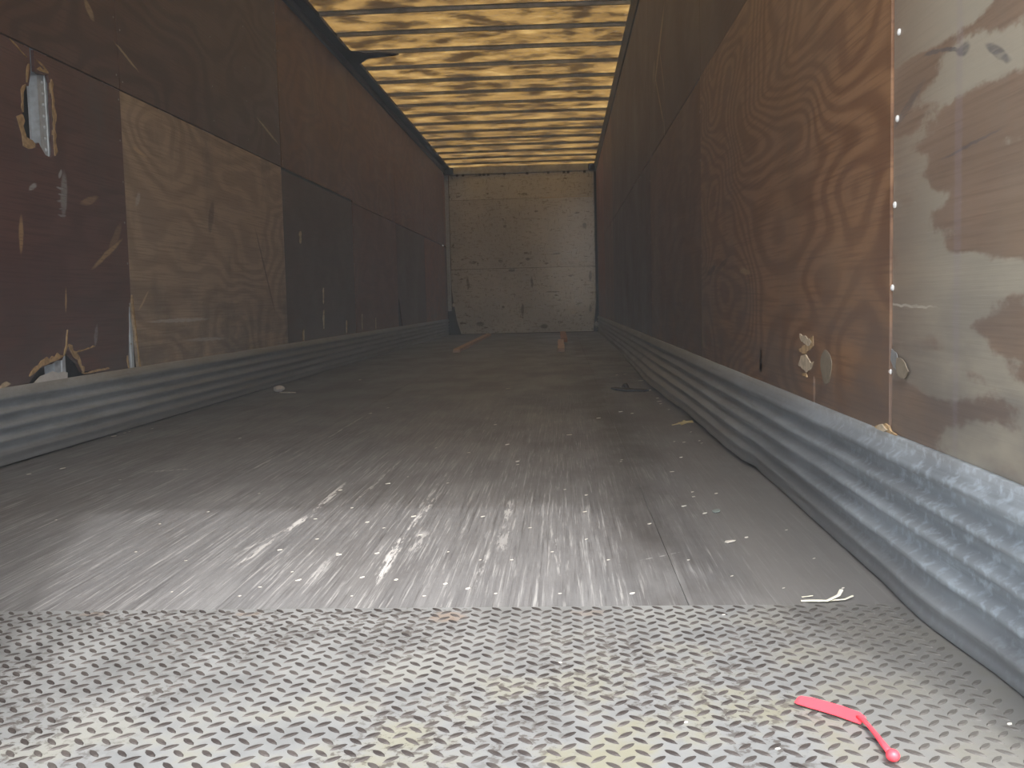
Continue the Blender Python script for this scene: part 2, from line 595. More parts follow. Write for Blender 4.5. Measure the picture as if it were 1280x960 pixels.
UPM = plywood('plywood_upper_maroon', lin(104, 80, 72), lin(80, 60, 56), lin(118, 92, 78), .9, 8, 6, .5, .4, (86, 76, 72),
              marks=[((190, 168, 132), [seg(-L, 4.15, 1.80, 4.2, 1.76, .018, .7), seg(-L, 4.42, 1.70, 4.62, 1.64, .006, .8), seg(-L, 6.5, 1.74, 6.9, 1.66, .008, .7)])])
UPB = plywood('plywood_upper_brown', lin(130, 90, 62), lin(100, 68, 50), lin(140, 98, 64), .7, 7, 7, .5, .35, (84, 72, 64))

wl = obj('wall_left', boxbm(-L - .085, -L - .07, ZR, ZB + .1, -.1, 2.8), m_skin)
tag(wl, 'left trailer side wall of scuffed brown and maroon plywood sheets', kind='structure')
TH = .012


def side_panel(parent, sgn, pts, mat, proud=0.0):
    xin = (-L if sgn < 0 else R) - sgn * proud

    def fn(a, b, d):
        return (xin + sgn * d, a, b)
    bm = bmesh.new()
    prism(bm, pts, fn, 0, TH)
    return obj('plywood_panel', bm, mat, parent)


def rect(y0, y1, z0, z1, g=.0025):
    return [(y0 + g, z0 + g), (y1 - g, z0 + g), (y1 - g, z1 - g), (y0 + g, z1 - g)]


def jag(pts, amp, step, seed):
    """subdivide an open polyline and roughen it"""
    q = random.Random(seed)
    out = []
    for (a, b), (c, d) in zip(pts, pts[1:]):
        n = max(1, int(math.hypot(c - a, d - b) / step))
        for k in range(n):
            f = k / n
            j = amp if k else amp * .3
            out.append((a + (c - a) * f + q.uniform(-j, j), b + (d - b) * f + q.uniform(-j, j)))
    out.append(pts[-1])
    return out


SL = [1.99, 4.43, 6.985, 9.345, 11.78, 14.2, 16.62, ZB]
ZJ = 1.505
# first big lower sheet: keyhole torn from its top edge, broken bottom edge, split lower corner
hole = jag([(3.676, ZJ - .003), (3.674, 1.41), (3.655, 1.36), (3.615, 1.352), (3.600, 1.255), (3.585, 1.205), (3.600, 1.165), (3.665, 1.148), (3.700, 1.162),
            (3.712, 1.150), (3.745, 1.122), (3.788, 1.118), (3.806, 1.13), (3.812, 1.25), (3.815, 1.40), (3.800, 1.432), (3.745, 1.420), (3.703, 1.424), (3.706, ZJ - .003)], .004, .03, 3)
brk = jag([(3.50, .18), (3.53, .275), (3.60, .325), (3.70, .335), (3.775, .345), (3.815, .385), (3.86, .345), (3.90, .325), (3.93, .285), (4.05, .282), (4.10, .18)], .006, .03, 5)
corner = jag([(4.30, .18), (4.375, .275), (4.37, .32), (4.385, .42), (4.395, .51), (4.427, .60)], .005, .03, 6)
pts = [(SL[0] + .0025, .18)] + brk + corner + [(SL[1] - .0025, ZJ - .003)] + hole[::-1] + [(SL[0] + .0025, ZJ - .003)]
side_panel(wl, -1, pts, MAROON, .002)
side_panel(wl, -1, rect(ZR, SL[0], .18, ZJ), REDL)
c2 = jag([(SL[1] + .003, ZJ - .003), (SL[1] + .003, .60), (4.447, .5), (4.46, .40), (4.475, .27), (4.49, .18)], .003, .05, 8)
side_panel(wl, -1, c2 + [(SL[2] - .0025, .18), (SL[2] - .0025, ZJ - .003)], TAN)
side_panel(wl, -1, rect(SL[2], SL[3], .18, ZJ - .012), DARKL, -.004)
slot = [(11.80, .18), (12.10, .18), (12.02, .32), (11.88, .58), (11.80, .62)]
side_panel(wl, -1, rect(SL[3], SL[4], .18, ZJ - .02), REDL)
side_panel(wl, -1, [(12.12, .18)] + rect(SL[4], SL[5], .18, ZJ - .02)[1:3] + [(SL[4] + .003, ZJ - .03), (SL[4] + .003, .62), (11.88, .58), (12.02, .32)], DARKL)
side_panel(wl, -1, rect(SL[5], SL[6], .18, ZJ - .03), ORANGE)
side_panel(wl, -1, rect(SL[6], SL[7], .18, ZJ - .03), REDL)
ups = [REDL, UPM, UPM, UPB, UPB, UPB, UPB, ORANGE]
ys = [ZR] + SL
for i in range(8):
    side_panel(wl, -1, rect(ys[i], ys[i + 1], ZJ + .001 - (.02 if i > 3 else 0), 2.72), ups[i], .004 if i > 2 else .003)

# posts behind the plywood (seen through the holes)


def post(y, w=.085):
    bm = bmesh.new()
    prof = [(-.05, 0), (-w / 2 - .005, 0), (-w / 2, .030), (-w / 5, .030), (-w / 6, .026), (w / 6, .026), (w / 5, .030), (w / 2, .030), (w / 2 + .005, 0), (.06, 0), (.06, -.002), (-.06, -.002)]
    prism(bm, prof, lambda a, b, d: (-L - .044 + b, y + a, d), .02, 2.74)
    o = obj('wall_post', bm, m_galv, wl)
    return o


for y in (2.57, 3.18, 3.79, 4.42, 5.03, 5.64):
    post(y)
# rivets down the post in the big hole
for k in range(7):
    bm = bmesh.new()
    bmesh.ops.create_uvsphere(bm, u_segments=8, v_segments=5, radius=.007, matrix=Matrix.Translation((-L - .018, 3.79, 1.15 + k * .042)))
    obj('rivet', bm, m_galv, wl, True)


def strip(parent, wall, pts_c, w, mat, seed, thick=.003, name='torn_edge'):
    """ragged splintered strip lying on a wall along a polyline of (y,z)"""
    q = random.Random(seed)
    sgn = -1 if wall == 'l' else 1
    x = -L if wall == 'l' else R
    pl = jag(pts_c, .002, .018, seed)
    up, dn = [], []
    for i, (a, b) in enumerate(pl):
        c0, c1 = pl[max(i - 1, 0)], pl[min(i + 1, len(pl) - 1)]
        t = Vector((c1[0] - c0[0], c1[1] - c0[1])).normalized()
        e = .25 if i in (0, len(pl) - 1) else 1
        k1, k2 = w * e * q.uniform(.25, 1), w * e * q.uniform(.05, .35)
        up.append((a - t.y * k1, b + t.x * k1))
        dn.append((a + t.y * k2, b - t.x * k2))
    bm = bmesh.new()
    n = len(up)
    V = []
    for dd in (-.0005 - .002, thick + .003):
        V.append([[bm.verts.new((x - sgn * dd, a, b)) for a, b in up], [bm.verts.new((x - sgn * dd, a, b)) for a, b in dn]])
    for i in range(n - 1):
        bm.faces.new((V[1][0][i], V[1][0][i + 1], V[1][1][i + 1], V[1][1][i]))
        bm.faces.new((V[0][0][i], V[0][1][i], V[0][1][i + 1], V[0][0][i + 1]))
        bm.faces.new((V[0][0][i], V[0][0][i + 1], V[1][0][i + 1], V[1][0][i]))
        bm.faces.new((V[0][1][i], V[1][1][i], V[1][1][i + 1], V[0][1][i + 1]))
    for i in (0, n - 1):
        bm.faces.new((V[0][0][i], V[1][0][i], V[1][1][i], V[0][1][i]))
    return obj(name, bm, mat, parent)


strip(wl, 'l', [(3.812, 1.13), (3.820, 1.25), (3.820, 1.42)], -.022, m_raw, 11)
strip(wl, 'l', [(3.60, 1.255), (3.606, 1.33), (3.63, 1.36)], .016, m_raw, 12)
strip(wl, 'l', [(3.594, 1.245), (3.588, 1.205), (3.61, 1.165), (3.67, 1.150)], -.05, m_raw, 13)
strip(wl, 'l', [(3.72, 1.435), (3.80, 1.438)], .015, m_raw, 14)
strip(wl, 'l', [(3.64, 1.37), (3.66, 1.44)], .012, m_raw, 15)
strip(wl, 'l', [(3.54, 1.50), (3.65, 1.462)], .006, m_raw, 16)
strip(wl, 'l', [(3.72, 1.468), (3.80, 1.442)], .006, m_raw, 17)
strip(wl, 'l', [(3.53, .300), (3.62, .335), (3.72, .350), (3.78, .36)], .022, m_raw, 18)
strip(wl, 'l', [(3.79, .36), (3.815, .395), (3.83, .46)], .012, m_raw, 19)
strip(wl, 'l', [(3.83, .40), (3.87, .355), (3.90, .34), (3.94, .28)], .022, m_raw, 20)
strip(wl, 'l', [(3.86, .365), (4.05, .385)], .006, m_raw, 21)
strip(wl, 'l', [(3.95, .278), (4.17, .285)], .008, m_raw, 22)
strip(wl, 'l', [(4.485, .27), (4.465, .40), (4.448, .52), (4.437, .60)], .012, m_raw, 23)
strip(wl, 'l', [(4.362, .275), (4.355, .33)], .02, m_raw, 24)
strip(wl, 'l', [(3.33, .272), (3.40, .283)], .015, m_rawpale, 25)
strip(wl, 'l', [(7.42, 1.0), (7.44, 1.09)], .05, m_rawpale, 26)
for k, (y, z0, z1) in enumerate(((8.05, .35, .50), (8.07, .55, .68), (8.9, .28, .40), (7.4, .27, .36), (9.6, .3, .45), (10.3, .27, .40))):
    strip(wl, 'l', [(y, z0), (y + .02, z1)], .03, m_rawpale, 30 + k, .001)
# loose white scrap wedged behind the skirting at the break
bm = bmesh.new()
prism(bm, [(3.55, .262), (3.80, .262), (3.805, .290), (3.77, .297), (3.73, .294), (3.69, .304), (3.64, .296), (3.60, .292), (3.565, .276)], lambda a, b, d: (-L + .001 + d, a, b + d * .6), 0, .006)
obj('foam_scrap', bm, m_paper, wl)
# nails along seams


def nail(parent, x, y, z, mat, r=.004, name='nail'):
    bm = bmesh.new()
    bmesh.ops.create_uvsphere(bm, u_segments=8, v_segments=5, radius=r, matrix=Matrix.Translation((x, y, z)) @ Matrix.Diagonal((.55, 1, 1, 1)))
    return obj(name, bm, mat, parent, True)


for y in (4.41, 6.965, 9.33):
    for k in range(7):
        nail(wl, -L + .003, y + rnd.uniform(-.01, .01), .38 + k * .18, m_nail, .0045)
for y in (4.40, 4.46, 5.64, 6.25, 6.94, 7.02):
    for k in range(5):
        nail(wl, -L + .004, y, 1.56 + k * .24 + rnd.uniform(-.03, .03), m_nail, .0045)

# ------------------------------------------------------------------ right wall
R1 = plywood('plywood_weathered', lin(140, 120, 104), lin(116, 98, 84), lin(150, 136, 118), .35, 5, 8, .38, .4, (124, 118, 108),
             waves=(lin(178, 174, 158), .68),
             marks=[((92, 92, 96), [seg(R, 1.62, .90, 1.68, .905, .003, .7), seg(R, 1.52, .875, 1.62, .90, .003, .7), seg(R, 1.51, .876, 1.545, .88, .008, .7), seg(R, 1.38, .83, 1.44, .86, .006, .7), seg(R, 1.70, .86, 1.82, .82, .008, .5), seg(R, 1.40, .74, 1.60, .73, .002, .6)]),
                    ((150, 140, 150), [seg(R, 1.54, .3, 1.54, 1.1, .012, .25)]),
                    ((196, 190, 176), [seg(R, 1.64, .50, 1.86, .505, .002, .7)])])
R2 = plywood('plywood_bold_grain', lin(152, 116, 86), lin(106, 74, 54), lin(162, 132, 102), 0.85, 15, 9, .45, .35, (104, 90, 78),
             marks=[((176, 150, 118), [seg(R, 3.2, .60, 3.35, .61, .008, .6)]), ((70, 62, 58), [seg(R, 3.9, .64, 4.1, .62, .012, .7), seg(R, 3.6, .66, 3.9, .62, .01, .6)])])
R3 = plywood('plywood_mid_brown', lin(126, 96, 74), lin(98, 72, 56), lin(136, 108, 82), .6, 6, 10, .5, .35, (90, 78, 70))
R4 = plywood('plywood_dim_brown', lin(98, 78, 66), lin(76, 60, 54), lin(108, 86, 70), .5, 5, 11, .5, .4, (72, 68, 64))
RU = plywood('plywood_upper_dark', lin(96, 74, 64), lin(78, 60, 54), lin(106, 82, 68), .4, 4, 12, .5, .35, (80, 70, 64),
             marks=[((190, 158, 112), [seg(R, 5.75, 2.10, 6.25, 1.86, .022, .6), seg(R, 6.25, 1.86, 5.80, 1.52, .010, .6), seg(R, 5.98, 1.97, 5.75, 1.70, .008, .55), seg(R, 6.3, 1.95, 6.4, 1.9, .03, .3)]),
                    ((216, 206, 190), [seg(R, 5.76, 1.53, 5.77, 1.30, .006, .5)])])
wr = obj('wall_right', boxbm(R + .07, R + .085, ZR, ZB + .1, -.1, 2.8), m_skin)
tag(wr, 'right trailer side wall of brown swirling-grain plywood sheets', kind='structure')
SR = [ZR, 1.835, 4.28, 6.72, 9.16, 11.6, 14.04, 16.48, ZB]
ZJR = 1.44
lowR = [R1, R2, R3, R4, R4, R3, ORANGE, R4]
upR = [R1, R2, RU, RU, RU, RU, UPB, ORANGE]
upR = [RU, RU, RU, RU, RU, UPB, ORANGE, UPB]
gap = jag([(2.372, .18), (2.372, .27), (2.366, .33), (2.385, .335), (2.388, .27), (2.390, .18)], .002, .02, 9)
for i in range(8):
    r_ = rect(SR[i], SR[i + 1], .18, ZJR)
    if i == 1:
        r_ = [r_[0]] + gap + r_[1:]
    side_panel(wr, 1, r_, lowR[i], .004 if i == 1 else 0)
    side_panel(wr, 1, rect(SR[i], SR[i + 1], ZJR, 2.68), upR[i], .002)
for k in range(9):
    y = 1.812 + .0072 * k if k < 6 else 1.815
    nail(wr, R - .001, [1.851, 1.841, 1.831, 1.821, 1.815, 1.812, 1.81, 1.81, 1.81][k] - .010, [.383, .534, .68, .828, .974, 1.12, 1.27, 1.40, 1.55][k], m_screw, .0062, 'screw')
for y in (4.30, 6.70):
    for k in range(5):
        nail(wr, R - .001, y, .5 + .2 * k, m_nail, .005)


def splinter(parent, pts, mat, lift=.006, name='splinter'):
    bm = bmesh.new()
    pts = jag(list(pts) + [pts[0]], .0025, .012, len(pts) * 7 + int(pts[0][0] * 1000))[:-1]
    prism(bm, pts, lambda a, b, d: (R - .003 - d, a, b), 0, lift)
    return obj(name, bm, mat, parent)


# torn veneer flaps round the knocked-in nail holes
splinter(wr, [(2.52, .430), (2.45, .425), (2.40, .413), (2.42, .403), (2.50, .410), (2.515, .418)], m_rawpale, .003)
splinter(wr, [(2.53, .392), (2.46, .405), (2.41, .425), (2.385, .430), (2.385, .405), (2.43, .392), (2.47, .382), (2.52, .384)], m_raw, .002)
splinter(wr, [(2.53, .352), (2.50, .375), (2.45, .380), (2.41, .365), (2.38, .368), (2.40, .352), (2.44, .338), (2.49, .345)], m_rawpale, .004)
splinter(wr, [(2.49, .332), (2.45, .336), (2.44, .328), (2.48, .326)], m_raw, .004)
m_bare = plain('bare_veneer', lin(140, 129, 112), .7, 0, .2, 40)
bm = bmesh.new()
prism(bm, [(2.272 + .047 * math.cos(a) * (1 + .12 * math.sin(3 * a)), .363 + .038 * math.sin(a)) for a in [k * math.pi / 8 for k in range(16)]],
      lambda a, b, d: (R - .0035 - d, a, b), 0, .0016)
obj('worn_spot', bm, m_bare, wr)
splinter(wr, [(1.825, .425), (1.80, .42), (1.785, .402), (1.795, .388), (1.815, .392), (1.83, .405)], m_bow, .001, 'dent')
splinter(wr, [(1.795, .412), (1.755, .405), (1.735, .39), (1.755, .377), (1.79, .38), (1.80, .395)], m_bare, .002, 'worn_spot')
splinter(wr, [(1.96, .262), (1.90, .262), (1.80, .266), (1.79, .274), (1.82, .277), (1.85, .288), (1.87, .281), (1.90, .277), (1.93, .272)], m_raw, .004)
splinter(wr, [(1.91, .268), (1.86, .270), (1.83, .278), (1.87, .284)], m_rawpale, .007)
for k, y in enumerate((3.0, 4.25)):
    splinter(wr, [(y, .30), (y + .04, .30), (y + .03, .37), (y + .01, .36)], m_bare, .001, 'worn_spot')
# narrow cover strip seen low on the 4.28 m joint
splinter(wr, [(4.268, .27), (4.292, .27), (4.292, .68), (4.268, .68)], m_bare, .001, 'joint_strip')

# ------------------------------------------------------------------ front bulkhead
BK = NT('whitewashed_plywood')
n1 = BK.noise(BK.co, 1.4, 4, .6).outputs[0]
n2 = BK.noise(BK.map(BK.co, (6, 1, 26)), 1.5, 4, .7).outputs[0]
n3 = BK.noise(BK.map(BK.co, (26, 1, 9)), 1.3, 4, .7).outputs[0]
n4 = BK.noise(BK.map(BK.co, (2.5, 1, 6)), 2.2, 5, .75).outputs[0]
cB = BK.mix(BK.rng(n1, .3, .7), lin(206, 208, 206), lin(228, 230, 226))
cB = BK.mix(BK.rng(n2, .55, .66, 0, .6), cB, lin(112, 102, 86))
cB = BK.mix(BK.rng(n3, .56, .66, 0, .6), cB, lin(104, 94, 80))
cB = BK.mix(BK.rng(n4, .60, .66, 0, .9), cB, lin(66, 58, 50))
BKM = [((-0.612, 16.870, 2.313), (0, 0, 0), (0.073, .5, 0.029), .8), ((-0.946, 16.870, 1.794), (0, 0, 0), (0.044, .5, 0.029), .8), ((-0.405, 16.870, 2.017), (0, 0, 0), (0.044, .5, 0.018), .8), ((-0.570, 16.870, 1.239), (0, 0, 0), (0.052, .5, 0.037), .8), ((-0.843, 16.870, 1.059), (0, 0, 0), (0.058, .5, 0.029), .8), ((-1.499, 16.870, 1.210), (0, 0, 0), (0.073, .5, 0.029), .8), ((-1.027, 16.870, 1.224), (0, 0, 0), (0.044, .5, 0.029), .8), ((0.390, 16.870, 1.770), (0, 0, 0), (0.044, .5, 0.058), .8), ((-0.086, 16.870, 1.319), (0, 0, 0), (0.088, .5, 0.018), .8), ((-0.512, 16.870, 0.850), (0, 0, 0), (0.022, .5, 0.118), .8), ((-1.591, 16.870, 0.851), (0, 0, 0), (0.029, .5, 0.132), .8), ((-0.684, 16.870, 0.398), (0, 0, 0), (0.029, .5, 0.132), .8), ((-1.006, 16.870, 0.447), (0, 0, 0), (0.029, .5, 0.029), .8), ((0.261, 16.870, 1.984), (0, 0, 0), (0.058, .5, 0.018), .8), ((-0.179, 16.870, 0.681), (0, 0, 0), (0.147, .5, 0.015), .8), ((-1.406, 16.870, 0.173), (0, 0, 0), (0.088, .5, 0.044), .8), ((-0.326, 16.870, 0.108), (0, 0, 0), (0.073, .5, 0.044), .8), ((0.468, 16.870, 0.932), (0, 0, 0), (0.029, .5, 0.118), .8), ((0.459, 16.870, 0.398), (0, 0, 0), (0.029, .5, 0.088), .8)]
cB = BK.mix(BK.math('MULTIPLY', BK.ellipses(BK.warp(BK.co, 8, .06), BKM), BK.rng(n2, .3, .5, .4, 1)), cB, lin(58, 52, 46))
BK.bsdf(cB, BK.rng(n1, .35, .65, .13, .18), 0, BK.bump(n2, .10, .003), 1.0)
m_bulk = BK.m
wb_ = obj('wall_back', boxbm(-L - .05, R + .05, ZB + .03, ZB + .08, -.05, 2.85), m_black)
tag(wb_, 'front bulkhead of scuffed whitewashed plywood sheets', kind='structure')


def bulk(pts, tilt=0.0, z0=1.1):
    bm = bmesh.new()
    prism(bm, pts, lambda a, b, d: (a, ZB - .012 + d + tilt * (b - z0) - .017 * (a + .68), b), 0, .014)
    return obj('plywood_panel', bm, m_bulk, wb_)


XL, XR = -1.868, .550
bulk([(-1.73, .01), (.50, .01), (.515, .14), (.535, .30), (XR, .5), (XR, 1.092), (XL, 1.092), (XL, .75), (-1.845, .55), (-1.80, .25)], -.018, .6)
bulk([(XL, 1.100), (XR, 1.100), (XR, 2.242), (XL, 2.242)], -.040, 1.5)
bulk([(XL, 2.250), (XR, 2.250), (XR, 2.66), (XL, 2.66)])
# pale raw edge showing along the upper joint on the right
obj('joint_strip', boxbm(-.36, .545, ZB - .05, ZB - .01, 2.238, 2.252), m_rawpale, wb_)
obj('corner_post', boxbm(-L + .004, XL - .012, ZB - .012, ZB + .02, 0.4, 2.66), m_galv, wb_)
obj('corner_post', boxbm(XR + .010, R - .004, ZB - .03, ZB + .02, .25, 2.66), m_dark, wb_)
obj('header_rail', boxbm(-L + .005, R - .005, ZB - .05, ZB + .02, 2.665, 2.79), m_bow, wb_, bevel=.01)
for x in (-1.72, -1.62, -1.34, -1.27, -1.20, -.93, -.55, -.2, .06, .13, .40):
    obj('bracket', boxbm(x - .02, x + .02, ZB - .062, ZB - .04, 2.635, 2.672), m_black, wb_)
for x0, x1 in ((-L + .004, -L + .17), (R - .13, R - .004)):
    bm = boxbm(x0, x1, ZB - .14, ZB - .055, 2.66, 2.775)
    obj('corner_block', bm, m_black, wb_, bevel=.02)
# white scrap stuck low in the left corner
bm = bmesh.new()
bmesh.ops.create_icosphere(bm, subdivisions=1, radius=.03, matrix=Matrix.Translation((-1.845, ZB - .01, .50)) @ Matrix.Diagonal((.8, .5, 1.2, 1)))
obj('foam_scrap', bm, m_paper, wb_)
bm = bmesh.new()
bmesh.ops.create_icosphere(bm, subdivisions=1, radius=.05, matrix=Matrix.Translation((.555, ZB - .03, .12)) @ Matrix.Diagonal((.8, .6, 1.2, 1)))
obj('foam_scrap', bm, m_bow, wb_)

# ------------------------------------------------------------------ roof
bm = bmesh.new()
NX = 14
rows = []
for y in (ZR - .02, 5, 9, 13, ZB + .06):
    rows.append([bm.verts.new((-L - .06 + (L + R + .12) * k / NX, y, H + .030 + .006 * math.sin(math.pi * k / NX))) for k in range(NX + 1)])
for a, b in zip(rows, rows[1:]):
    for k in range(NX):
        bm.faces.new((a[k], a[k + 1], b[k + 1], b[k]))
ceil = obj('ceiling', bm, m_roof, None, True)
tag(ceil, 'golden translucent fibreglass roof sheet glowing with daylight', kind='structure')
bow_me = None
ZB0 = 7.8473
for k in range(-11, 15):
    y = ZB0 + .6096 * k
    if bow_me is None:
        bm = bmesh.new()
        n = 10
        prof = [(-.032, .026), (-.014, .024), (-.012, .000), (.012, .000), (.014, .024), (.032, .026), (.032, .0285), (-.032, .0285)]
        rg = []
        for i in range(n + 1):
            x = -L + .02 + (L + R - .04) * i / n
            dz = .006 * math.sin(math.pi * i / n)
            rg.append([bm.verts.new((x, a, b + dz)) for a, b in prof])
        for i in range(n):
            for j in range(8):
                bm.faces.new((rg[i][j], rg[i][(j + 1) % 8], rg[i + 1][(j + 1) % 8], rg[i + 1][j]))
        bm.faces.new(rg[0])
        bm.faces.new(rg[-1][::-1])
        o = obj('roof_bow', bm, m_bow, ceil)
        bow_me = o.data
    else:
        o = link(bpy.data.objects.new('roof_bow', bow_me), ceil)
    o.location = (0, y, H - .002)
# torn dark patch round one bow end
yb = ZB0 + .6096 * 2
q = random.Random(4)
edge = [(-1.90, -.42), (-1.84, -.36), (-1.80, -.20), (-1.74, -.17), (-1.70, -.10), (-1.60, -.12), (-1.50, -.09), (-1.42, -.01), (-1.48, .05), (-1.60, .09), (-1.72, .13), (-1.76, .24), (-1.82, .36), (-1.90, .42)]
bm = bmesh.new()
prism(bm, [(a + q.uniform(-.01, .01), yb + b * .8) for a, b in edge], lambda a, b, d: (a, b, H - .008 - d), 0, .007)
obj('torn_patch', bm, m_black, ceil)

# top rails
bm = bmesh.new()
prism(bm, [(-L, 2.695), (-L + .028, 2.695), (-L + .034, 2.715), (-L + .030, 2.752), (-L + .115, 2.756), (-L + .115, 2.778), (-L, 2.79)], lambda a, b, d: (a, d, b), ZR, ZB - .06)
t1 = obj('trim_1', bm, m_dark)
tag(t1, 'dark metal top rail along the left wall', kind='structure')
bm = bmesh.new()
prism(bm, [(-L + .036, 2.7535), (-L + .108, 2.7548), (-L + .108, 2.748), (-L + .04, 2.747)], lambda a, b, d: (a, d, b), ZR + .1, ZB - .15)
obj('sealant_bead', bm, m_black, t1)
bm = bmesh.new()
prism(bm, [(R, 2.650), (R - .014, 2.650), (R - .018, 2.70), (R - .030, 2.756), (R - .030, 2.778), (R, 2.79)], lambda a, b, d: (a, d, b), ZR, ZB - .06)
t2 = obj('trim_2', bm, m_dark)
tag(t2, 'dark metal top rail along the right wall', kind='structure')

# ------------------------------------------------------------------ corrugated skirtings


def interp(tab, y):
    for (a, b), (c, d) in zip(tab, tab[1:]):
        if a <= y <= c:
            f = (y - a) / (c - a)
            f = f * f * (3 - 2 * f)
            return b + (d - b) * f
    return tab[-1][1] if y > tab[-1][0] else tab[0][1]


BUL = [(1, .0), (1.3, -.008), (1.6, .012), (1.86, .004), (2.1, .002), (2.9, -.002), (3.05, .0), (3.14, .02), (3.5, .030), (4.4, .036), (5.2, .06), (6.2, .078), (7.2, .06), (8.2, .042), (10, .01), (17, 0)]
LIFT = [(1, .0), (2.9, .0), (3.1, .010), (3.5, .012), (4.4, .016), (6.2, .020), (8.5, .01), (10, 0), (17, 0)]
PROF = [(.270, .002), (.2695, .012), (.250, .013), (.240, .026), (.229, .026), (.217, .006), (.198, .006), (.189, .024), (.179, .024), (.168, .006), (.149, .006),
        (.140, .024), (.130, .024), (.119, .006), (.100, .006), (.091, .024), (.081, .024), (.070, .007), (.052, .007), (.043, .022), (.034, .022), (.022, .012), (.010, .013), (.001, .018)]


def skirting(name, sgn, label):
    bm = bmesh.new()
    ys_ = []
    y = ZR
    while y < ZB - .02:
        ys_.append(y)
        y += .06 if y < 5 else .15
    ys_.append(ZB - .02)
    prev = None
    for y in ys_:
        ring = []
        for z, d in PROF:
            low = max(0.0, 1 - z / .2) ** 1.5
            if sgn > 0:
                b = interp(BUL, y) * low
                lift = interp(LIFT, y) * low
            else:
                b = -.004 * low
                lift = .004 * low
            wob = .0022 * mnoise.noise((sgn * 3, y * 1.7, z * 5)) + .002 * mnoise.noise((9, y * 6, z * 9)) * low
            x = (R - d - b - wob) if sgn > 0 else (-L + d + b + wob)
            ring.append(bm.verts.new((x, y, z + lift + .003 + .0012 * mnoise.noise((4, y * 3, z)))))
        if prev:
            for i in range(len(ring) - 1):
                bm.faces.new((prev[i], prev[i + 1], ring[i + 1], ring[i]))
        prev = ring
    o = obj(name, bm, m_skirt, None, True)
    sm = o.modifiers.new('thickness', 'SOLIDIFY')
    sm.thickness = .0015
    tag(o, label, kind='structure')
    return o


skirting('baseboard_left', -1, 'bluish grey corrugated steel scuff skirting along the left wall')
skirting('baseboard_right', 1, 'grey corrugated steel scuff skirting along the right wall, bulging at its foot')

# ------------------------------------------------------------------ rear frame: header and the closed left door leaf
hd = obj('trim_3', boxbm(-L - .09, R + .09, ZR - .06, ZR, 2.56, 2.84), m_door)
tag(hd, 'painted steel header over the rear opening', kind='structure')
for nm, x0, x1 in (('trim_4', -L - .09, -L - .03), ('trim_5', R + .03, R + .09)):
    tag(obj(nm, boxbm(x0, x1, ZR - .06, ZR, -.1, 2.56), m_door), 'painted steel rear corner post', kind='structure')
d1 = obj('door_1', boxbm(-L - .03, -.70, ZR - .05, ZR - .005, .005, 2.555), m_door)
tag(d1, 'closed left leaf of the rear swing doors', kind='structure')
for z in (.4, 1.3, 2.2):
    obj('door_hinge', boxbm(-L - .028, -L + .08, ZR - .062, ZR - .05, z - .04, z + .04), m_dark, d1)

# ------------------------------------------------------------------ haze volume added to stand in for lens veil glare
hm = bpy.data.materials.new('glare_veil')
hm.use_nodes = True
hm.node_tree.nodes.clear()
ho = hm.node_tree.nodes.new('ShaderNodeOutputMaterial')
hv = hm.node_tree.nodes.new('ShaderNodeVolumeScatter')
hv.inputs['Color'].default_value = (.88, .94, 1, 1)
hv.inputs['Density'].default_value = .0165
hm.node_tree.links.new(hv.outputs[0], ho.inputs['Volume'])
hz = obj('haze', boxbm(-L - .02, R + .02, ZR + .01, ZB + .01, .004, H + .02), hm)
tag(hz, 'thin haze added inside the trailer as a lens glare veil', kind='structure')

# ------------------------------------------------------------------ loose things on the floor


def ribbon(bm, pts, w, th):
    """flat strip along pts (x,y,z) with widths w"""
    n = len(pts)
    rg = []
    for i, p in enumerate(pts):
        p = Vector(p)
        a, b = Vector(pts[max(i - 1, 0)]), Vector(pts[min(i + 1, n - 1)])
        t = (b - a)
        t.z = 0
        t.normalize()
        s = Vector((t.y, -t.x, 0)) * (w[i] if isinstance(w, list) else w) / 2
        up = Vector((0, 0, th))
        rg.append([bm.verts.new(p - s), bm.verts.new(p + s), bm.verts.new(p + s + up), bm.verts.new(p - s + up)])
    for a, b in zip(rg, rg[1:]):
        for j in range(4):
            bm.faces.new((a[j], a[(j + 1) % 4], b[(j + 1) % 4], b[j]))
    bm.faces.new(rg[0][::-1])
    bm.faces.new(rg[-1])


PZ = .0033
# plastic seal
seal = empty('seal_strap', (.353, 1.20, PZ))
tag(seal, 'pink red plastic security seal strap bent on the tread plate', 'seal')
bm = bmesh.new()
pl = [(.2890, 1.2640), (.292, 1.2610), (.303, 1.2520), (.319, 1.2380), (.335, 1.2225), (.349, 1.2060), (.3545, 1.197)]
ws = [.008, .0125, .0145, .015, .015, .0145, .011]
rg = []
for i, (x, y) in enumerate(pl):             # band twisted so that its far edge stands a little up
    a_, b_ = pl[max(i - 1, 0)], pl[min(i + 1, len(pl) - 1)]
    t_ = Vector((b_[0] - a_[0], b_[1] - a_[1], 0)).normalized()
    s_ = Vector((-t_.y, t_.x, 0)) * ws[i] / 2
    p_ = Vector((x, y, PZ + .0006))
    lo, hi = p_ - s_, p_ + s_ + Vector((0, 0, ws[i] * .52))
    n_ = (hi - lo).cross(t_).normalized() * .0016
    if n_.z < 0:
        n_ = -n_
    rg.append([bm.verts.new(v_) for v_ in (lo, hi, hi + n_, lo + n_)])
for r0, r1 in zip(rg, rg[1:]):
    for j in range(4):
        bm.faces.new((r0[j], r0[(j + 1) % 4], r1[(j + 1) % 4], r1[j]))
bm.faces.new(rg[0][::-1])
bm.faces.new(rg[-1])
child(obj('flat_band', bm, m_seal, bevel=.0005), seal)
bm = bmesh.new()
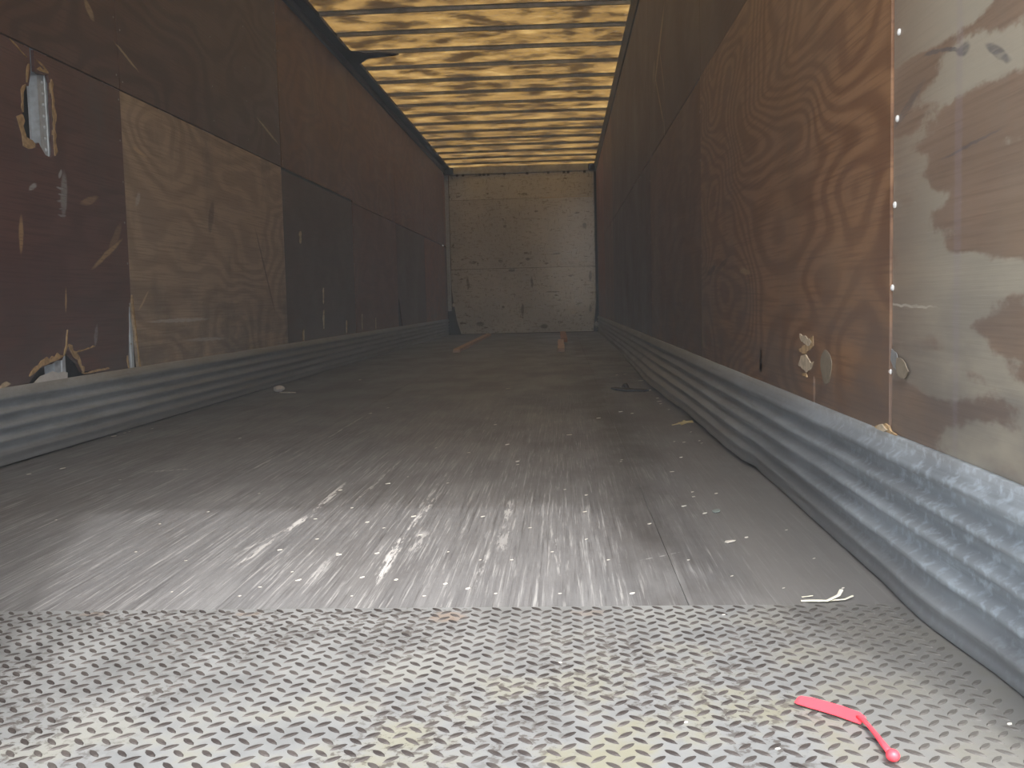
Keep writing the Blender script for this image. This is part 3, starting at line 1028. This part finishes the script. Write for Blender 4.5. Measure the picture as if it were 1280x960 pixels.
ctl = [(.3495, 1.206, PZ + .006), (.3535, 1.196, PZ + .0065), (.3558, 1.180, PZ + .0055), (.3570, 1.160, PZ + .005), (.3580, 1.138, PZ + .004), (.3580, 1.108, PZ + .005)]
tube(bm, ctl, [.0022, .0032, .0030, .0032, .0038, .0042], 10, .7)
child(obj('tail', bm, m_seal, None, True), seal)
bm = bmesh.new()
bmesh.ops.create_uvsphere(bm, u_segments=20, v_segments=12, radius=.0078, matrix=Matrix.Translation((.3575, 1.098, PZ + .0072)) @ Matrix.Diagonal((1, 1, .9, 1)))
child(obj('locking_ball', bm, m_seal, None, True), seal)


# lumber
def plank(name, p0, p1, w, h, mat, label, cat, kick=0):
    d = Vector(p1) - Vector(p0)
    ln = d.length
    bm = bmesh.new()
    n = 6
    q = random.Random(int(ln * 100))
    rg = []
    for i in range(n + 1):
        f = i / n
        bx = q.uniform(-.004, .004) if 0 < i < n else 0
        rg.append([bm.verts.new((x + bx, ln * f, z)) for x, z in ((-w / 2, 0), (w / 2, 0), (w / 2, h), (-w / 2, h))])
    for a, b in zip(rg, rg[1:]):
        for j in range(4):
            bm.faces.new((a[j], a[(j + 1) % 4], b[(j + 1) % 4], b[j]))
    bm.faces.new(rg[0])
    bm.faces.new(rg[-1][::-1])
    o = obj(name, bm, mat, bevel=.003)
    o.location = p0
    o.rotation_euler = (0, 0, math.atan2(d.y, d.x) - math.pi / 2)
    tag(o, label, cat)
    return o


plank('lumber', (-1.155, 10.70, .001), (-1.19, 15.9, .001), .075, .038, m_lumber, 'long thin orange-brown timber lying slantwise near the left of the bulkhead', 'timber')
plank('lumber', (-.028, 10.36, .001), (-.035, 12.75, .001), .072, .040, m_lumber, 'nearer short timber in the pair lying end to end before the bulkhead', 'timber')
plank('lumber', (.005, 12.80, .001), (-.010, 15.6, .001), .085, .055, m_lumber2, 'farther reddish timber of the pair touching the bulkhead foot', 'timber')

# black strap scrap
bm = bmesh.new()
ribbon(bm, [(.285, 5.90, .001), (.33, 5.80, .004), (.37, 5.74, .002), (.41, 5.73, .003), (.45, 5.70, .002), (.475, 5.72, .001)], [.03, .09, .10, .08, .07, .02], .010)
o = obj('strap_scrap', bm, m_strap, bevel=.002)
tag(o, 'black rubber strap scrap on the floor near the right skirting', 'scrap')
bm = bmesh.new()
tube(bm, [(.352, 6.0, .006), (.36, 5.9, .02), (.368, 5.8, .008)], [.012, .016, .01], 6)
obj('curled_end', bm, m_strap, o, True)

# straw wisp by the right skirting
bm = bmesh.new()
for k in range(9):
    q = random.Random(k)
    y0 = 4.17 + q.uniform(-.025, .025)
    x0, x1 = .435 + q.uniform(0, .05), .50 + q.uniform(0, .04)
    tube(bm, [(x0, y0 + q.uniform(-.03, .03), .003), ((x0 + x1) / 2, y0, .006 + q.uniform(0, .008)), (x1, y0 + q.uniform(-.02, .02), .012)], .0022, 5)
tag(obj('straw_wisp', bm, m_straw), 'yellowish straw wisp caught under the right skirting', 'straw')

# long pale splinters at the plate edge
for pts_, w, lab in (([(.398, 1.702, .002), (.415, 1.697, .004), (.440, 1.695, .004), (.462, 1.706, .010), (.470, 1.718, .016)], .0045,
                      'longer cream wood splinter at the plate edge, forked end upward'),
                     ([(.425, 1.700, .001), (.450, 1.701, .003), (.472, 1.703, .004), (.489, 1.716, .006)], .003,
                      'thin cream wood splinter at the plate edge beside the thicker one'),
                     ([(.405, 1.728, .001), (.425, 1.732, .002)], .002, 'short pale shaving just beyond the two cream splinters')):
    bm = bmesh.new()
    tube(bm, pts_, w * .8, 5, .5)
    tag(obj('wood_splinter', bm, m_splint), lab, 'splinter')

# crumpled paper and a stick by the left skirting
bm = bmesh.new()
bmesh.ops.create_icosphere(bm, subdivisions=2, radius=1)
for v in bm.verts:
    v.co = v.co * (1 + .35 * mnoise.noise(v.co * 2.3))
    v.co = Vector((v.co.x * .034, v.co.y * .05, v.co.z * .021 + .018))
o = obj('paper_scrap', bm, m_paper)
o.location = (-1.80, 6.20, 0)
tag(o, 'crumpled whitish paper scrap on the floor by the left skirting', 'scrap')
bm = bmesh.new()
tube(bm, [(-1.76, 6.08, .004), (-1.70, 6.05, .006), (-1.655, 6.06, .004)], [.003, .004, .003], 5)
tag(obj('wood_splinter', bm, m_chip), 'pale thin sliver beside the crumpled paper scrap', 'splinter')
# bigger odd scraps near the right
for nm, (x, y), sz, mt, lab in (('foil_scrap', (.364, 2.44), (.012, .02), m_green, 'small grey green scrap on the dusty floor right of middle'),
                                ('paper_scrap', (.348, 2.13), (.012, .012), m_chip, 'small torn white flake on the dusty floor by the right skirting')):
    q = random.Random(int(x * 1000))
    bm = bmesh.new()
    prism(bm, [(sz[0] * math.cos(a) * q.uniform(.6, 1), sz[1] * math.sin(a) * q.uniform(.5, 1)) for a in [k * math.pi / 4 for k in range(8)]],
          lambda a, b, d: (a, b, d + a * .15 + .002), 0, .0018)
    o = obj(nm, bm, mt)
    o.location = (x, y, 0)
    tag(o, lab, 'scrap')

# scattered flecks: pixel positions were turned into floor metres once
CHIPS = [(-0.625,2.107,0.0169),(-0.484,2.059,0.0165),(-0.521,1.866,0.0134),(-0.399,1.884,0.0136),(-0.582,1.824,0.0102),(-0.742,1.798,0.0072),(-0.526,2.891,0.0208),(-1.006,2.387,0.0095),(-0.803,2.027,0.0097),(-0.625,2.419,0.0135),(-0.486,2.375,0.0133),(-0.381,2.432,0.0175),(-0.207,2.421,0.0155),(-0.405,2.069,0.0132),(-0.491,2.073,0.01),(-0.52,1.871,0.012),(-0.55,1.93,0.0077),(-0.33,1.865,0.0119),(-0.648,2.8,0.0157),(-0.335,2.233,0.0143),(-0.231,1.834,0.0117),(-0.186,1.801,0.013),(-0.568,2.206,0.0106),(-0.342,3.48,0.0139),(-0.874,2.769,0.0089),(-0.485,3.008,0.0096),(-0.16,3.267,0.0183),(0.044,2.461,0.0138),(0.295,2.512,0.0181),(0.335,2.424,0.0175),(-0.088,2.292,0.011),(0.041,2.175,0.0087),(0.192,2.318,0.013),(0.379,3.296,0.0158),(0.178,3.233,0.0103),(0.335,2.634,0.0105),(0.52,1.99,0.0095),(0.39,2.173,0.0122),(0.574,2.239,0.009),(0.113,1.761,0.0127),(0.016,3.897,0.0312),(0.261,4.68,0.0262),(0.308,4.605,0.0184),(-0.216,3.662,0.0205),(-0.157,3.202,0.0128),(-0.345,6.063,0.034),(0.147,4.441,0.0249),(0.182,3.266,0.0104),(0.053,2.677,0.0128),(-0.005,2.762,0.011),(0.32,3.021,0.0169),(-0.302,4.275,0.0171),(0.489,5.292,0.0212),(0.517,6.457,0.0413),(0.502,5.765,0.0231),(0.482,5.124,0.0287),(0.478,5.005,0.02),(0.399,3.671,0.0117),(0.431,3.646,0.0146),(0.502,3.617,0.0116),(0.502,3.679,0.0118),(0.365,6.988,0.0224),(0.425,7.048,0.0226),(0.341,2.7,0.0108),(0.4,2.673,0.0128),(0.511,3.926,0.0126),(0.498,4.742,0.0152),(-1.454,7.034,0.0281),(-0.95,4.814,0.0193),(-0.907,5.063,0.0162),(-1.987,4.109,0.0296),(-2.001,4.213,0.0202),(-1.963,4.262,0.017),(-1.704,3.27,0.0235),(-1.764,3.165,0.0177),(-1.848,4.356,0.0139),(-1.323,3.975,0.0159),(-0.348,2.889,0.0116),(-0.475,3.61,0.0116),(-0.033,2.066,0.0099),(-0.115,2.004,0.0096),(-0.18,2.007,0.008),(-0.254,2.076,0.0083),(-0.434,2.311,0.0092),(-0.561,2.55,0.0102),(-0.934,2.524,0.0101),(-0.945,2.107,0.0084),(-1.397,3.031,0.0121),(-1.302,2.45,0.0098),(0.081,1.996,0.008),(-0.016,1.765,0.0085),(-0.132,1.769,0.0085),(-0.261,1.758,0.0084),(-0.394,1.762,0.007),(-0.603,1.768,0.0085),(0.241,1.989,0.008),(0.308,1.869,0.0075),(0.387,1.787,0.0071),(0.5,1.783,0.0086)]
PCHIPS = [(0.249, 1.223), (0.141, 1.207), (0.238, 1.133), (-0.847, 1.546), (-0.015, 1.414), (0.255, 1.63), (0.529, 1.2)]

meshes = []
for k in range(5):
    q = random.Random(50 + k)
    bm = bmesh.new()
    n = 7
    prism(bm, [(.5 * math.cos(2 * math.pi * i / n) * q.uniform(.7, 1), .5 * math.sin(2 * math.pi * i / n) * q.uniform(.6, 1) * .8) for i in range(n)],
          lambda a, b, d: (a, b, d + .12 * a), .07, .16)
    bmesh.ops.recalc_face_normals(bm, faces=bm.faces)
    me = bpy.data.meshes.new('wood_fleck')
    bm.to_mesh(me)
    bm.free()
    me.materials.append(m_chip)
    meshes.append(me)


def fleck(name, x, y, s, z, label, group):
    o = link(bpy.data.objects.new(name, rnd.choice(meshes)))
    o.location = (x, y, z)
    o.scale = (s, s * rnd.uniform(.5, 1.1), min(s, .02))
    o.rotation_euler = (0, 0, rnd.uniform(-.5, .5))
    tag(o, label, 'fleck', group)


for x, y, s in CHIPS:
    x = max(-L + .035, min(x, R - .1 if y < 9 else R - .06))
    if x < -1.3:
        lab, grp = 'tiny pale fleck on the shaded boards beside the left skirting', 'flecks beside the left skirting'
    elif x > .26 - (.03 if y > 5 else 0):
        lab, grp = 'tiny pale fleck on the dusty boards beside the right skirting', 'flecks beside the right skirting'
    elif y < 2.5 and x < .1:
        lab, grp = 'tiny white wood fleck lying in the sunlit patch of floor boards', 'flecks in the sunlit patch'
    else:
        lab, grp = 'tiny pale wood fleck on the shaded middle boards outside the sunlit patch', 'flecks on the shaded middle boards'
    fleck('wood_fleck', x, y, s * .85, -.0005, lab, grp)
PLABEL = ['white fleck on the tread plate just left of the pink red seal strap',
          'white fleck on the tread plate a hand width farther left of the seal strap',
          'white fleck on the tread plate below the left end of the seal strap',
          'pale fleck near the left end of the tread plate by the floor boards',
          'lone white fleck on the middle of the tread plate',
          'tiny white fleck at the floor board edge of the tread plate, toward the cream splinters',
          'pale fleck on the dusty right corner of the tread plate by the skirting']
for (x, y), lab in zip(PCHIPS, PLABEL):
    fleck('paint_fleck', x, y, .007, .0015, lab, 'white flecks on the tread plate')
